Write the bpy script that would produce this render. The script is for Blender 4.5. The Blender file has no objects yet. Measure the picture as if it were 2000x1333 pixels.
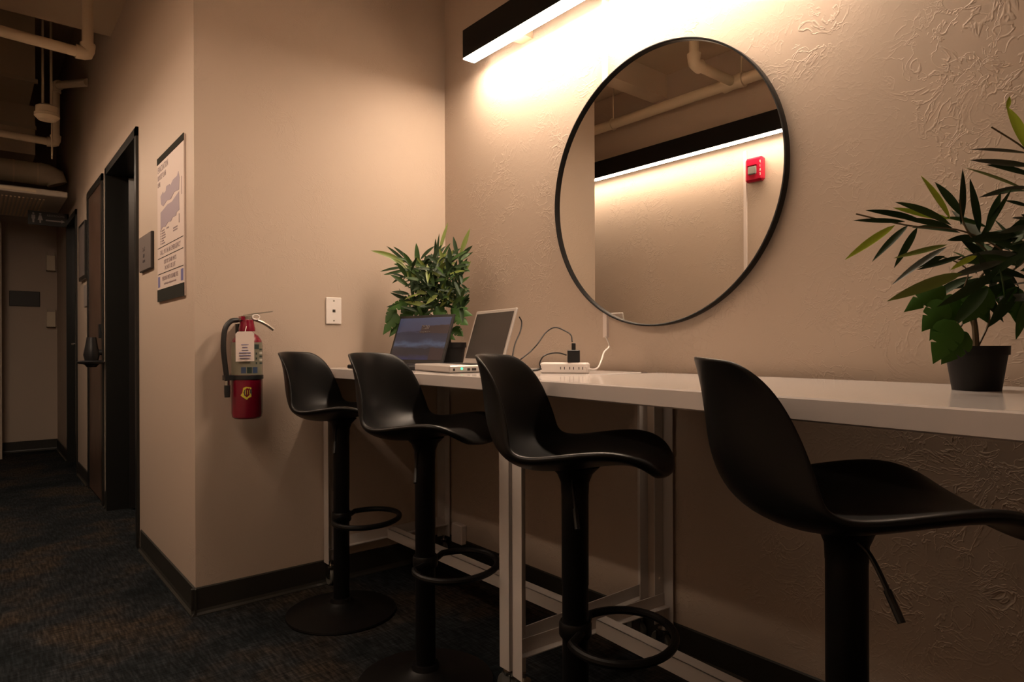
import bpy, math, random
from mathutils import Vector, Matrix
random.seed(7)
PI = math.pi
C = bpy.context.scene.collection
SC = bpy.context.scene

# ------------------------------------------------------------ camera, world, exposure
TH = math.radians(39.4); FPX = 1280.0; CY = 676.5; ROLL = math.radians(0.2)
cam = bpy.data.cameras.new('camera'); camo = bpy.data.objects.new('camera', cam); C.objects.link(camo)
cam.sensor_width = 36.0; cam.lens = FPX / 2000 * 36; cam.shift_y = (CY - 666.5) / 2000
cam.clip_start = 0.02; cam.clip_end = 60
camo.matrix_world = (Matrix.Translation((0, 0, 1.0)) @ Matrix.Rotation(-TH, 4, 'Z')
                     @ Matrix.Rotation(PI / 2, 4, 'X') @ Matrix.Rotation(-ROLL, 4, 'Z'))
SC.camera = camo
SC.view_settings.view_transform = 'Standard'; SC.view_settings.look = 'None'
SC.view_settings.gamma = 1.0; SC.view_settings.exposure = 0.0; SC.view_settings.use_curve_mapping = False
w = bpy.data.worlds.new('World'); SC.world = w; w.use_nodes = True
w.node_tree.nodes['Background'].inputs[0].default_value = (1.0, 0.75, 0.55, 1)
w.node_tree.nodes['Background'].inputs[1].default_value = 0.001
LAMP = 114.0; LAMP_FAR = 63.0                       # radiance of the diffusers of the two linear wall lights
LAMP_COL = (1.0, 0.77, 0.575)

# the room, metres: x to the right across the corridor, y along it, z up
WX, BY, CX, OX, EY = 1.755, 2.64, 0.637, -0.245, 7.85      # counter wall, nook back wall, corridor wall, opposite wall, end wall
CZ = 2.86; TZ = 0.9115


def at(px, py, Z):
    """point of the place seen at (px, py) of the 2000 x 1333 frame, Z metres in front of the camera"""
    a, b = px - 1000, py - CY
    c, s = math.cos(ROLL), math.sin(ROLL)
    X, Y = (a * c - b * s) / FPX * Z, (a * s + b * c) / FPX * Z
    return Vector((X * math.cos(TH) + Z * math.sin(TH), -X * math.sin(TH) + Z * math.cos(TH), 1.0 - Y))


# ------------------------------------------------------------ materials
def mat(name, col, rough=0.5, metal=0.0, spec=0.5, emit=None, es=0.0, coat=0.0):
    m = bpy.data.materials.new(name); m.use_nodes = True
    b = m.node_tree.nodes['Principled BSDF']
    b.inputs['Base Color'].default_value = (*col, 1); b.inputs['Roughness'].default_value = rough
    b.inputs['Metallic'].default_value = metal; b.inputs['Specular IOR Level'].default_value = spec
    b.inputs['Coat Weight'].default_value = coat
    if emit:
        b.inputs['Emission Color'].default_value = (*emit, 1); b.inputs['Emission Strength'].default_value = es
    return m


def nt(m):
    return m.node_tree.nodes, m.node_tree.links, m.node_tree.nodes['Principled BSDF']


def add_coords(m, scale=(1, 1, 1)):
    N, L, b = nt(m)
    g = N.new('ShaderNodeTexCoord'); mp = N.new('ShaderNodeMapping'); mp.inputs['Scale'].default_value = scale
    L.new(g.outputs['Object'], mp.inputs['Vector'])
    return mp.outputs['Vector']


def noise(m, vec, scale, detail=3, rough=0.5, dist=0.0):
    N, L, b = nt(m)
    n = N.new('ShaderNodeTexNoise'); n.inputs['Scale'].default_value = scale; n.inputs['Detail'].default_value = detail
    n.inputs['Roughness'].default_value = rough; n.inputs['Distortion'].default_value = dist
    L.new(vec, n.inputs['Vector'])
    return n.outputs['Fac']


def ramp(m, fac, stops):
    N, L, b = nt(m)
    r = N.new('ShaderNodeValToRGB'); cr = r.color_ramp
    while len(cr.elements) > 1: cr.elements.remove(cr.elements[0])
    cr.elements[0].position = stops[0][0]; cr.elements[0].color = (*stops[0][1], 1)
    for p, c in stops[1:]:
        e = cr.elements.new(p); e.color = (*c, 1)
    L.new(fac, r.inputs['Fac'])
    return r.outputs['Color']


def mth(m, op, a, b_=None):
    N, L, b = nt(m)
    n = N.new('ShaderNodeMath'); n.operation = op
    for i, v in enumerate((a, b_)):
        if v is None: continue
        if isinstance(v, (int, float)): n.inputs[i].default_value = v
        else: L.new(v, n.inputs[i])
    return n.outputs[0]


def bump(m, h, strength, dist):
    N, L, b = nt(m)
    n = N.new('ShaderNodeBump'); n.inputs['Strength'].default_value = strength; n.inputs['Distance'].default_value = dist
    L.new(h, n.inputs['Height']); L.new(n.outputs['Normal'], b.inputs['Normal'])


WALLC = (0.46, 0.370, 0.298)


def plaster(name, amount):
    """painted wall; amount scales the skip-trowel ridges"""
    m = mat(name, WALLC, 0.55, spec=0.3)
    v = add_coords(m)
    fine = noise(m, v, 90, 2)
    if amount:
        big = noise(m, v, 9.0, 4, 0.60, 0.7)
        big2 = noise(m, v, 15.0, 3, 0.55, 0.9)
        mask = noise(m, v, 5.0, 3)
        k = None
        for src, c, wd in ((big, 0.50, 0.022), (big2, 0.47, 0.018), (big, 0.60, 0.016)):
            d = mth(m, 'ABSOLUTE', mth(m, 'SUBTRACT', src, c))
            r = mth(m, 'MAXIMUM', mth(m, 'SUBTRACT', 1.0, mth(m, 'DIVIDE', d, wd)), 0.0)
            k = r if k is None else mth(m, 'MAXIMUM', k, r)
        step = mth(m, 'MULTIPLY', mth(m, 'GREATER_THAN', big, 0.5), 0.35)
        mk = mth(m, 'MINIMUM', mth(m, 'MAXIMUM', mth(m, 'MULTIPLY', mth(m, 'SUBTRACT', mask, 0.44), 5.0), 0.12), 1.0)
        h = mth(m, 'ADD', mth(m, 'MULTIPLY', mth(m, 'ADD', k, step), mk), mth(m, 'MULTIPLY', fine, 0.10))
        bump(m, h, 0.40, 0.0026 * amount)
    else:
        bump(m, fine, 0.15, 0.0006)
    return m


M = {}
M['trowel'] = plaster('skip_trowel_plaster', 1.0)
M['soft_trowel'] = plaster('soft_trowel_plaster', 0.4)
M['smooth'] = plaster('smooth_wall_paint', 0)
M['ceiling'] = mat('ceiling_paint', (0.50, 0.40, 0.29), 0.7)
M['beam'] = mat('beam_paint', (0.60, 0.49, 0.37), 0.6)
M['duct'] = mat('duct_paint', (0.72, 0.58, 0.42), 0.6)
M['pipe'] = mat('pipe_paint', (0.66, 0.55, 0.40), 0.45)
M['base'] = mat('rubber_base', (0.020, 0.018, 0.014), 0.45)
M['black_metal'] = mat('black_metal', (0.004, 0.0036, 0.0036), 0.42, 0.0, 0.22)
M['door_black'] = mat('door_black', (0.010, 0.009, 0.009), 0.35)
M['frame_black'] = mat('frame_black', (0.012, 0.012, 0.011), 0.3)
M['stool'] = mat('stool_plastic', (0.0045, 0.0042, 0.004), 0.36, spec=0.25)
v = add_coords(M['stool']); bump(M['stool'], noise(M['stool'], v, 700, 1), 0.12, 0.0003)
M['laminate'] = mat('white_laminate', (0.52, 0.475, 0.45), 0.13, spec=0.5)
M['frame_white'] = mat('white_steel', (0.52, 0.48, 0.45), 0.35, spec=0.5)
M['chrome'] = mat('chrome', (0.6, 0.58, 0.55), 0.2, 1.0)
M['rubber'] = mat('grey_rubber', (0.10, 0.10, 0.09), 0.5)
M['mirror'] = mat('mirror_glass', (0.86, 0.84, 0.80), 0.0, 1.0)
M['diffuser'] = mat('light_diffuser', (0.9, 0.9, 0.9), 0.5, emit=LAMP_COL, es=LAMP)
M['diffuser_far'] = mat('light_diffuser_dimmed', (0.9, 0.9, 0.9), 0.5, emit=LAMP_COL, es=LAMP_FAR)
M['white_plastic'] = mat('white_plastic', (0.78, 0.72, 0.68), 0.35)
M['dark_slot'] = mat('dark_slot', (0.03, 0.025, 0.02), 0.6)
M['raceway'] = mat('raceway_plastic', (0.66, 0.58, 0.54), 0.4)
M['black_plastic'] = mat('black_plastic', (0.012, 0.012, 0.013), 0.4)
M['cord_black'] = mat('black_cord', (0.010, 0.009, 0.009), 0.5)
M['silver'] = mat('silver_plastic', (0.50, 0.46, 0.43), 0.35, 0.25)
M['screen_off'] = mat('screen_off', (0.035, 0.030, 0.030), 0.25)
M['led'] = mat('green_led', (0.1, 0.9, 0.5), 0.4, emit=(0.08, 1.0, 0.45), es=1.3)
M['red'] = mat('red_enamel', (0.17, 0.003, 0.018), 0.25, coat=0.3)
M['alarm_red'] = mat('alarm_red', (0.42, 0.004, 0.03), 0.3)
M['pot'] = mat('pot_black', (0.005, 0.004, 0.004), 0.6, spec=0.25)
M['soil'] = mat('soil', (0.02, 0.014, 0.01), 0.9)
M['stem'] = mat('stem', (0.085, 0.055, 0.02), 0.6)
M['leaf_dark'] = mat('leaf_dark', (0.014, 0.034, 0.008), 0.55, spec=0.28)
M['leaf_mid'] = mat('leaf_mid', (0.030, 0.068, 0.012), 0.55, spec=0.28)
M['leaf_olive'] = mat('leaf_olive', (0.15, 0.20, 0.035), 0.45)
M['leaf_lime'] = mat('leaf_lime', (0.38, 0.50, 0.04), 0.45)
M['leaf_grey'] = mat('leaf_grey', (0.050, 0.060, 0.045), 0.40, spec=0.5)
M['monstera'] = mat('leaf_broad', (0.034, 0.095, 0.012), 0.5, spec=0.3)
M['label_grey'] = mat('label_grey', (0.19, 0.175, 0.125), 0.4)
M['label_dark'] = mat('label_dark', (0.02, 0.035, 0.03), 0.4)
M['label_blue'] = mat('label_blue', (0.035, 0.06, 0.12), 0.4)
M['label_pale'] = mat('label_pale', (0.50, 0.48, 0.42), 0.4)
M['yellow'] = mat('yellow_ink', (0.60, 0.50, 0.05), 0.4)
M['tag_card'] = mat('tag_card', (0.80, 0.68, 0.62), 0.6)
M['ink'] = mat('ink', (0.05, 0.04, 0.05), 0.6)
M['ink_soft'] = mat('ink_soft', (0.22, 0.16, 0.17), 0.6)
M['ink_blue'] = mat('ink_blue', (0.13, 0.13, 0.30), 0.6)
M['plan'] = mat('plan_purple', (0.29, 0.23, 0.275), 0.6)
M['poster'] = mat('poster_board', (0.57, 0.475, 0.43), 0.6)
M['poster_bar'] = mat('poster_bar', (0.022, 0.022, 0.018), 0.9, 0, 0.1)
M['sign_grey'] = mat('sign_grey', (0.20, 0.17, 0.16), 0.35, 0.2)
M['sign_edge'] = mat('sign_edge', (0.02, 0.015, 0.012), 0.5)
M['sign_white'] = mat('sign_white', (0.30, 0.26, 0.24), 0.5)
M['insulation'] = mat('insulation', (0.62, 0.52, 0.38), 0.6)
M['unit'] = mat('unit_enamel', (0.50, 0.44, 0.37), 0.5)
M['strobe'] = mat('strobe_lens', (0.45, 0.46, 0.42), 0.12, 0.6)

# brushed steel valve
M['valve'] = mat('valve_metal', (0.34, 0.31, 0.26), 0.35, 0.8)
# reflective dark wood of the second door
M['door_wood'] = mat('door_wood', (0.085, 0.050, 0.034), 0.28, spec=0.6)
v = add_coords(M['door_wood'], (6, 6, 1)); N, L, b = nt(M['door_wood'])
L.new(ramp(M['door_wood'], noise(M['door_wood'], v, 6, 3), [(0.3, (0.05, 0.03, 0.02)), (0.7, (0.12, 0.07, 0.05))]), b.inputs['Base Color'])
# carpet: dark slate weave with rust and grey patches
M['carpet'] = mat('carpet', (0.03, 0.03, 0.03), 0.95, spec=0.1)
m = M['carpet']; N, L, b = nt(m)
v1 = add_coords(m, (1, 1, 1)); patch = noise(m, v1, 2.1, 3, 0.6)
cb = ramp(m, patch, [(0.36, (0.016, 0.021, 0.024)), (0.50, (0.036, 0.040, 0.044)), (0.62, (0.075, 0.056, 0.040)), (0.74, (0.034, 0.042, 0.050))])
vx = add_coords(m, (14, 120, 1)); vy = add_coords(m, (120, 14, 1))
st = mth(m, 'MULTIPLY', mth(m, 'ADD', noise(m, vx, 1.0, 2), noise(m, vy, 1.0, 2)), 1.0)
stw = mth(m, 'POWER', mth(m, 'ADD', mth(m, 'MULTIPLY', noise(m, vx, 1.0, 3), 0.8), mth(m, 'MULTIPLY', noise(m, vy, 1.0, 3), 1.2)), 3.2)
mx = N.new('ShaderNodeVectorMath'); mx.operation = 'SCALE'; L.new(cb, mx.inputs[0]); L.new(mth(m, 'MULTIPLY', stw, 0.36), mx.inputs['Scale'])
L.new(mx.outputs[0], b.inputs['Base Color'])
bump(m, noise(m, v1, 420, 2), 0.6, 0.002)
# lock screen picture: dusk sky, dark rocks, sea
M['lock_screen'] = mat('lock_screen', (0.01, 0.01, 0.012), 0.25)
m = M['lock_screen']; N, L, b = nt(m)
g = N.new('ShaderNodeTexCoord'); sp = N.new('ShaderNodeSeparateXYZ'); L.new(g.outputs['UV'], sp.inputs[0])
mp = N.new('ShaderNodeMapping'); mp.inputs['Scale'].default_value = (3, 6, 1); L.new(g.outputs['UV'], mp.inputs['Vector'])
nz = noise(m, mp.outputs['Vector'], 1.2, 5, 0.6)
vv = mth(m, 'ADD', sp.outputs['Y'], mth(m, 'MULTIPLY', mth(m, 'SUBTRACT', nz, 0.5), 0.28))
base = ramp(m, vv, [(0.0, (0.05, 0.05, 0.14)), (0.12, (0.045, 0.030, 0.035)), (0.27, (0.035, 0.028, 0.04)), (0.36, (0.12, 0.16, 0.26)),
                    (0.46, (0.045, 0.05, 0.09)), (0.64, (0.035, 0.035, 0.07)), (0.68, (0.085, 0.085, 0.15)), (1.0, (0.10, 0.115, 0.20))])
rk = mth(m, 'MULTIPLY', mth(m, 'GREATER_THAN', sp.outputs['X'], 0.47),
         mth(m, 'LESS_THAN', mth(m, 'ABSOLUTE', mth(m, 'ADD', mth(m, 'SUBTRACT', sp.outputs['Y'], 0.72), mth(m, 'MULTIPLY', mth(m, 'SUBTRACT', nz, 0.5), 0.2))), 0.085))
rk2 = mth(m, 'MULTIPLY', mth(m, 'GREATER_THAN', sp.outputs['X'], 0.74), mth(m, 'LESS_THAN', mth(m, 'ADD', sp.outputs['Y'], mth(m, 'MULTIPLY', nz, 0.3)), 0.42))
mix = N.new('ShaderNodeMix'); mix.data_type = 'RGBA'
L.new(mth(m, 'MAXIMUM', rk, rk2), mix.inputs['Factor']); L.new(base, mix.inputs[6]); mix.inputs[7].default_value = (0.075, 0.035, 0.032, 1)
L.new(mix.outputs[2], b.inputs['Emission Color']); b.inputs['Emission Strength'].default_value = 0.36


# ------------------------------------------------------------ mesh helpers
class MB:
    def __init__(s): s.v = []; s.f = []; s.mi = []; s.sm = []; s.uv = {}

    def add(s, vs, fs, mi=0, smooth=False, M4=None):
        o = len(s.v)
        s.v += [tuple((M4 @ Vector(p)) if M4 else p) for p in vs]
        s.f += [tuple(i + o for i in f) for f in fs]; s.mi += [mi] * len(fs); s.sm += [smooth] * len(fs)
        return s

    def box(s, lo, hi, mi=0, M4=None, bev=0.0):
        x0, y0, z0 = lo; x1, y1, z1 = hi
        if bev:      # chamfered along every edge
            b = bev; P = []; idx = {}
            for i, x in enumerate((x0, x1)):
                for j, y in enumerate((y0, y1)):
                    for k, z in enumerate((z0, z1)):
                        sx, sy, sz = (1 if i == 0 else -1), (1 if j == 0 else -1), (1 if k == 0 else -1)
                        idx[i, j, k, 0] = len(P); P.append((x, y + sy * b, z + sz * b))
                        idx[i, j, k, 1] = len(P); P.append((x + sx * b, y, z + sz * b))
                        idx[i, j, k, 2] = len(P); P.append((x + sx * b, y + sy * b, z))
            F = []
            I = lambda i, j, k, a: idx[i, j, k, a]
            F += [(I(0,0,0,0), I(0,0,1,0), I(0,1,1,0), I(0,1,0,0)), (I(1,0,0,0), I(1,1,0,0), I(1,1,1,0), I(1,0,1,0)),
                  (I(0,0,0,1), I(1,0,0,1), I(1,0,1,1), I(0,0,1,1)), (I(0,1,0,1), I(0,1,1,1), I(1,1,1,1), I(1,1,0,1)),
                  (I(0,0,0,2), I(0,1,0,2), I(1,1,0,2), I(1,0,0,2)), (I(0,0,1,2), I(1,0,1,2), I(1,1,1,2), I(0,1,1,2))]
            for j in (0, 1):
                for k in (0, 1):
                    F.append((I(0,j,k,1), I(1,j,k,1), I(1,j,k,2), I(0,j,k,2)))
            for i in (0, 1):
                for k in (0, 1):
                    F.append((I(i,0,k,0), I(i,1,k,0), I(i,1,k,2), I(i,0,k,2)))
            for i in (0, 1):
                for j in (0, 1):
                    F.append((I(i,j,0,0), I(i,j,1,0), I(i,j,1,1), I(i,j,0,1)))
            for i in (0, 1):
                for j in (0, 1):
                    for k in (0, 1): F.append((I(i,j,k,0), I(i,j,k,1), I(i,j,k,2)))
            return s.add(P, F, mi, False, M4)
        P = [(x0,y0,z0),(x1,y0,z0),(x1,y1,z0),(x0,y1,z0),(x0,y0,z1),(x1,y0,z1),(x1,y1,z1),(x0,y1,z1)]
        return s.add(P, [(0,3,2,1),(4,5,6,7),(0,1,5,4),(1,2,6,5),(2,3,7,6),(3,0,4,7)], mi, False, M4)

    def tube(s, pts, r, n=10, mi=0, closed=False, M4=None, flat=1.0, caps=True):
        pts = [Vector(p) for p in pts]; m_ = len(pts); vs = []; fs = []
        up = None
        for i, p in enumerate(pts):
            a = pts[(i - 1) % m_] if (closed or i > 0) else p
            c = pts[(i + 1) % m_] if (closed or i < m_ - 1) else p
            t = (c - a).normalized()
            if up is None:
                up = Vector((0, 0, 1)) if abs(t.z) < 0.9 else Vector((1, 0, 0))
            sd = t.cross(up).normalized(); up = sd.cross(t).normalized()
            rr = r[i] if isinstance(r, (list, tuple)) else r
            for k in range(n):
                an = 2 * PI * k / n
                vs.append(tuple(p + sd * math.cos(an) * rr + up * math.sin(an) * rr * flat))
        for i in range(m_ if closed else m_ - 1):
            for k in range(n):
                j = (i + 1) % m_
                fs.append((i*n + k, i*n + (k+1) % n, j*n + (k+1) % n, j*n + k))
        if not closed and caps: fs += [tuple(range(n))[::-1], tuple(range((m_-1)*n, m_*n))]
        return s.add(vs, fs, mi, True, M4)

    def lathe(s, prof, n=40, mi=0, M4=None, smooth=True):
        vs = []; fs = []
        for r, z in prof:
            for k in range(n):
                a = 2 * PI * k / n; vs.append((r * math.cos(a), r * math.sin(a), z))
        for i in range(len(prof) - 1):
            for k in range(n):
                fs.append((i*n + k, i*n + (k+1) % n, (i+1)*n + (k+1) % n, (i+1)*n + k))
        if prof[0][0] > 1e-6: fs.append(tuple(range(n))[::-1])
        if prof[-1][0] > 1e-6: fs.append(tuple(range((len(prof)-1)*n, len(prof)*n)))
        return s.add(vs, fs, mi, smooth, M4)

    def prism(s, poly, d, mi=0, M4=None):
        """polygon in the local xy plane, from z=0 to z=d"""
        n = len(poly)
        vs = [(x, y, 0) for x, y in poly] + [(x, y, d) for x, y in poly]
        return s.add(vs, [tuple(range(n))[::-1], tuple(range(n, 2*n))] + [(i, (i+1) % n, (i+1) % n + n, i + n) for i in range(n)], mi, False, M4)

    def build(s, name, mats, parent=None, loc=None, auto=35):
        me = bpy.data.meshes.new(name); me.from_pydata(s.v, [], s.f)
        mats = mats if isinstance(mats, (list, tuple)) else [mats]
        for m_ in mats: me.materials.append(m_)
        for p, mi, sm in zip(me.polygons, s.mi, s.sm): p.material_index = mi; p.use_smooth = sm
        me.update()
        o = bpy.data.objects.new(name, me); C.objects.link(o)
        if any(s.sm): me.set_sharp_from_angle(angle=math.radians(auto))
        if parent: o.parent = parent
        if loc: o.location = loc
        return o


def tag(o, label=None, cat=None, group=None, kind=None):
    if label: o['label'] = label
    if cat: o['category'] = cat
    if group: o['group'] = group
    if kind: o['kind'] = kind
    return o


def thing(name, label, cat, loc=(0, 0, 0), rz=0.0, group=None):
    o = bpy.data.objects.new(name, None); C.objects.link(o); o.location = loc; o.rotation_euler = (0, 0, rz)
    o.empty_display_size = 0.1
    return tag(o, label, cat, group)


def struct(name, mb, m_, parent=None):
    o = mb.build(name, m_, parent)
    if parent is None: o['kind'] = 'structure'
    return o


def box(name, lo, hi, m_, parent=None, bev=0.0, kind=None):
    o = MB().box(lo, hi, 0, None, bev).build(name, m_, parent)
    if kind: o['kind'] = kind
    return o


def copy_tree(o, parent=None):
    c = o.copy(); C.objects.link(c); c.parent = parent
    for ch in [q for q in bpy.data.objects if q.parent == o]: copy_tree(ch, c)
    return c


def text(body, size, m_, M4, parent, name='lettering', align='CENTER', wx=1.0, depth=0.0004):
    cu = bpy.data.curves.new('t', 'FONT'); cu.body = body; cu.size = size; cu.align_x = align; cu.align_y = 'CENTER'
    cu.extrude = depth; cu.resolution_u = 2; cu.offset = 0.0
    t = bpy.data.objects.new('t', cu); C.objects.link(t)
    dg = bpy.context.evaluated_depsgraph_get(); me = bpy.data.meshes.new_from_object(t.evaluated_get(dg))
    bpy.data.objects.remove(t); bpy.data.curves.remove(cu)
    me.transform(M4 @ Matrix.Diagonal((wx, 1, 1, 1))); me.materials.clear(); me.materials.append(m_); me.name = name
    o = bpy.data.objects.new(name, me); C.objects.link(o); o.parent = parent
    return o


def frame(p, X, Y):
    X = Vector(X).normalized(); Y = Vector(Y).normalized(); Z = X.cross(Y)
    m4 = Matrix.Identity(4)
    for i, a in enumerate((X, Y, Z)): m4.col[i][:3] = a
    m4.col[3][:3] = p
    return m4


def on_right(y, z, x=CX, off=0.0):      # a mark on a wall that faces -x
    return frame((x - off, y, z), (0, -1, 0), (0, 0, 1))


def on_left(y, z, x=OX, off=0.0):       # a mark on a wall that faces +x
    return frame((x + off, y, z), (0, 1, 0), (0, 0, 1))


def on_end(x, z, y=BY, off=0.0):        # a mark on a wall that faces -y
    return frame((x, y - off, z), (1, 0, 0), (0, 0, 1))


def bez(p, n=10):
    """Catmull-Rom through the points"""
    p = [Vector(q) for q in p]; P = [2*p[0]-p[1]] + p + [2*p[-1]-p[-2]]; out = []
    for i in range(1, len(P) - 2):
        for k in range(n):
            t = k / n; a, b_, c, d = P[i-1:i+3]
            out.append(0.5 * (2*b_ + (c-a)*t + (2*a-5*b_+4*c-d)*t*t + (3*b_-a-3*c+d)*t**3))
    return out + [p[-1]]


# ------------------------------------------------------------ the setting
HZ = 3.6
struct('floor', MB().box((OX - 0.1, -1.7, -0.05), (2.4, EY + 0.1, 0)), M['carpet'])
struct('ceiling', MB().box((OX - 0.1, -1.7, CZ), (2.4, 4.55, CZ + 0.08)).box((OX - 0.1, 4.55, HZ), (2.4, EY + 0.1, HZ + 0.05)), M['ceiling'])
struct('wall_right', MB().box((WX, -1.7, 0), (WX + 0.1, BY, HZ)), M['trowel'])
struct('wall_back', MB().box((CX, BY, 0), (WX + 0.1, BY + 0.12, HZ)), M['soft_trowel'])
DH = 2.10
cor = MB()
for y0, y1 in ((BY + 0.12, 3.70), (4.71, 4.83), (5.54, 6.20), (6.90, EY)): cor.box((CX, y0, 0), (CX + 0.12, y1, HZ))
for y0, y1 in ((3.70, 4.71), (4.83, 5.54), (6.20, 6.90)): cor.box((CX, y0, DH), (CX + 0.12, y1, HZ))
struct('wall_corridor', cor, M['smooth'])
struct('wall_left', MB().box((OX - 0.1, -1.7, 0), (OX, EY, HZ)), M['trowel'])
struct('wall_end', MB().box((OX, EY, 0), (2.4, EY + 0.1, HZ)).box((OX, EY - 0.4, 0), (0.195, EY, 2.13)), M['smooth'])
struct('wall_behind', MB().box((OX, -1.7, 0), (WX, -1.6, HZ)), M['smooth'])
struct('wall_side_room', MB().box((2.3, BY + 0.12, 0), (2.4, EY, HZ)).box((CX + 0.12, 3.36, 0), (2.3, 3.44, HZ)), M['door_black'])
# cove base: a thin rubber strip with a rounded toe
def cove(name, segs):
    mb = MB()
    for (x0, y0, x1, y1, nx, ny) in segs:
        d = Vector((x1 - x0, y1 - y0, 0)); L_ = d.length; d.normalize()
        prof = [(0, 0), (0.017, 0), (0.0165, 0.003), (0.009, 0.010), (0.0055, 0.020), (0.005, 0.098), (0, 0.102)]
        m4 = frame((x0, y0, 0), (nx, ny, 0), (0, 0, 1))
        k = m4.col[2].xyz.dot(d)
        mb.prism(prof, L_ * (1 if k > 0 else -1), 0, m4)
    return struct(name, mb, M['base'])
cove('baseboard_right', [(WX, -1.6, WX, BY, -1, 0)])
cove('baseboard_back', [(CX - 0.016, BY, WX, BY, 0, -1)])
cove('baseboard_corridor', [(CX, BY - 0.016, CX, 3.66, -1, 0), (CX, 4.75, CX, 4.79, -1, 0), (CX, 5.58, CX, 6.16, -1, 0), (CX, 6.94, CX, EY, -1, 0)])
cove('baseboard_end', [(0.195, EY, CX, EY, 0, -1)])
cove('baseboard_left', [(OX, -1.6, OX, EY - 0.4, 1, 0)])

# doors of the corridor
def door_frame(p, y0, y1, mm):
    mb = MB()
    for a, b_ in ((y0, y0 + 0.045), (y1 - 0.045, y1)): mb.box((CX - 0.012, a, 0), (CX + 0.13, b_, DH))
    mb.box((CX - 0.012, y0, DH - 0.045), (CX + 0.13, y1, DH))
    return mb.build('door_frame', mm, p)
d1 = bpy.data.objects.new('door_1', None); C.objects.link(d1); d1['kind'] = 'structure'
door_frame(d1, 3.70, 4.71, M['frame_black'])
Rl = Matrix.Translation((CX + 0.13, 4.64, 0)) @ Matrix.Rotation(math.radians(-42), 4, 'Z')
MB().box((0, -0.045, 0.012), (0.88, 0, DH - 0.06), 0, Rl, 0.002).build('door_leaf', M['door_black'], d1)
h1 = MB().tube([Rl @ Vector((0.80, -0.045, 1.0)), Rl @ Vector((0.80, -0.10, 1.0)), Rl @ Vector((0.69, -0.105, 1.0))], 0.009)
h1.lathe([(0.028, 0), (0.028, 0.008), (0.0, 0.009)], 20, 0, Rl @ frame((0.80, -0.045, 1.0), (1, 0, 0), (0, 0, 1)))
h1.build('door_handle', M['chrome'], d1)

d2 = bpy.data.objects.new('door_2', None); C.objects.link(d2); d2['kind'] = 'structure'
door_frame(d2, 4.83, 5.54, M['frame_black'])
lf = MB().box((CX - 0.004, 4.862, 0.012), (CX + 0.04, 5.508, DH - 0.045)).build('door_leaf', M['door_wood'], d2)
box('card_reader', (CX - 0.022, 4.87, 1.06), (CX - 0.004, 4.92, 1.15), M['black_plastic'], d2, 0.003)
d3 = bpy.data.objects.new('door_3', None); C.objects.link(d3); d3['kind'] = 'structure'
door_frame(d3, 6.20, 6.90, M['frame_black'])
box('door_leaf', (CX + 0.05, 6.245, 0.012), (CX + 0.09, 6.855, DH - 0.045), M['door_black'], d3)
MB().tube([(CX + 0.05, 6.32, 1.03), (CX - 0.01, 6.32, 1.03), (CX - 0.012, 6.44, 1.03)], 0.008).build('door_handle', M['chrome'], d3)

# black wall-mounted lamp-like holder standing out in front of the second door
hd = thing('wall_dispenser', 'black tapered wall fixture with flat round tray beside the second corridor door', 'fixture', (CX - 0.066, 4.85, 1.0))
MB().lathe([(0.0, 0.065), (0.026, 0.065), (0.036, 0.0), (0.045, -0.045), (0.036, -0.085), (0.0, -0.085)], 24).build('body', M['black_plastic'], hd)
MB().lathe([(0.0, -0.078), (0.060, -0.082), (0.082, -0.090), (0.074, -0.100), (0.040, -0.106), (0.026, -0.122), (0, -0.124)], 28).build('tray', M['black_plastic'], hd)
MB().tube([(0.0, 0, -0.03), (0.056, 0, -0.03)], 0.018).build('bracket', M['black_plastic'], hd)

# ------------------------------------------------------------ linear wall lights
def linear_light(label, x, z, y0, y1, wall_x, dm='diffuser'):
    t = thing('linear_wall_light', label, 'light', (x, (y0 + y1) / 2, z), 0, 'black linear wall lights')
    hl = (y1 - y0) / 2; s = 1 if wall_x > x else -1
    MB().box((-0.031, -hl, 0.004), (0.031, hl, 0.124)).build('housing', M['black_metal'], t)
    hw = 0.029 if dm == 'diffuser' else 0.021
    MB().box((-hw, -hl + 0.001, 0.0), (hw, hl - 0.001, 0.0045)).build('diffuser', M[dm], t)
    for yy in (-hl + 0.28, hl - 0.28):
        a, b_ = sorted((s * 0.031, s * abs(wall_x - x)))
        MB().box((a, yy - 0.035, 0.012), (b_, yy + 0.035, 0.05)).build('bracket', M['pipe'], t)
    return t
linear_light('black linear wall light glowing above the round mirror and counter', 1.660, 2.235, 0.72, 2.31, WX)
linear_light('long black linear light on the opposite wall, reflected in the mirror', -0.15, 2.235, 0.65, 5.60, OX, 'diffuser_far')

# ------------------------------------------------------------ round mirror
MC = Vector((1.733, 1.3678, 1.5235)); MR = 0.4597
mir = thing('round_mirror', 'large round mirror in a thin black rim above the counter', 'mirror', MC)
mir.rotation_euler = (0, 0, 0.0045)
Rm = Matrix.Rotation(-PI / 2, 4, 'Y')
MB().lathe([(0, 0.006), (MR - 0.006, 0.006), (MR - 0.006, -0.004), (0, -0.004)], 128, 0, Rm, False).build('mirror_glass', M['mirror'], mir)
MB().lathe([(MR - 0.0065, -0.006), (MR - 0.0065, 0.016), (MR - 0.004, 0.018), (MR - 0.001, 0.018), (MR, 0.016), (MR, -0.006)], 128, 0, Rm).build('rim', M['black_metal'], mir)

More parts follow.
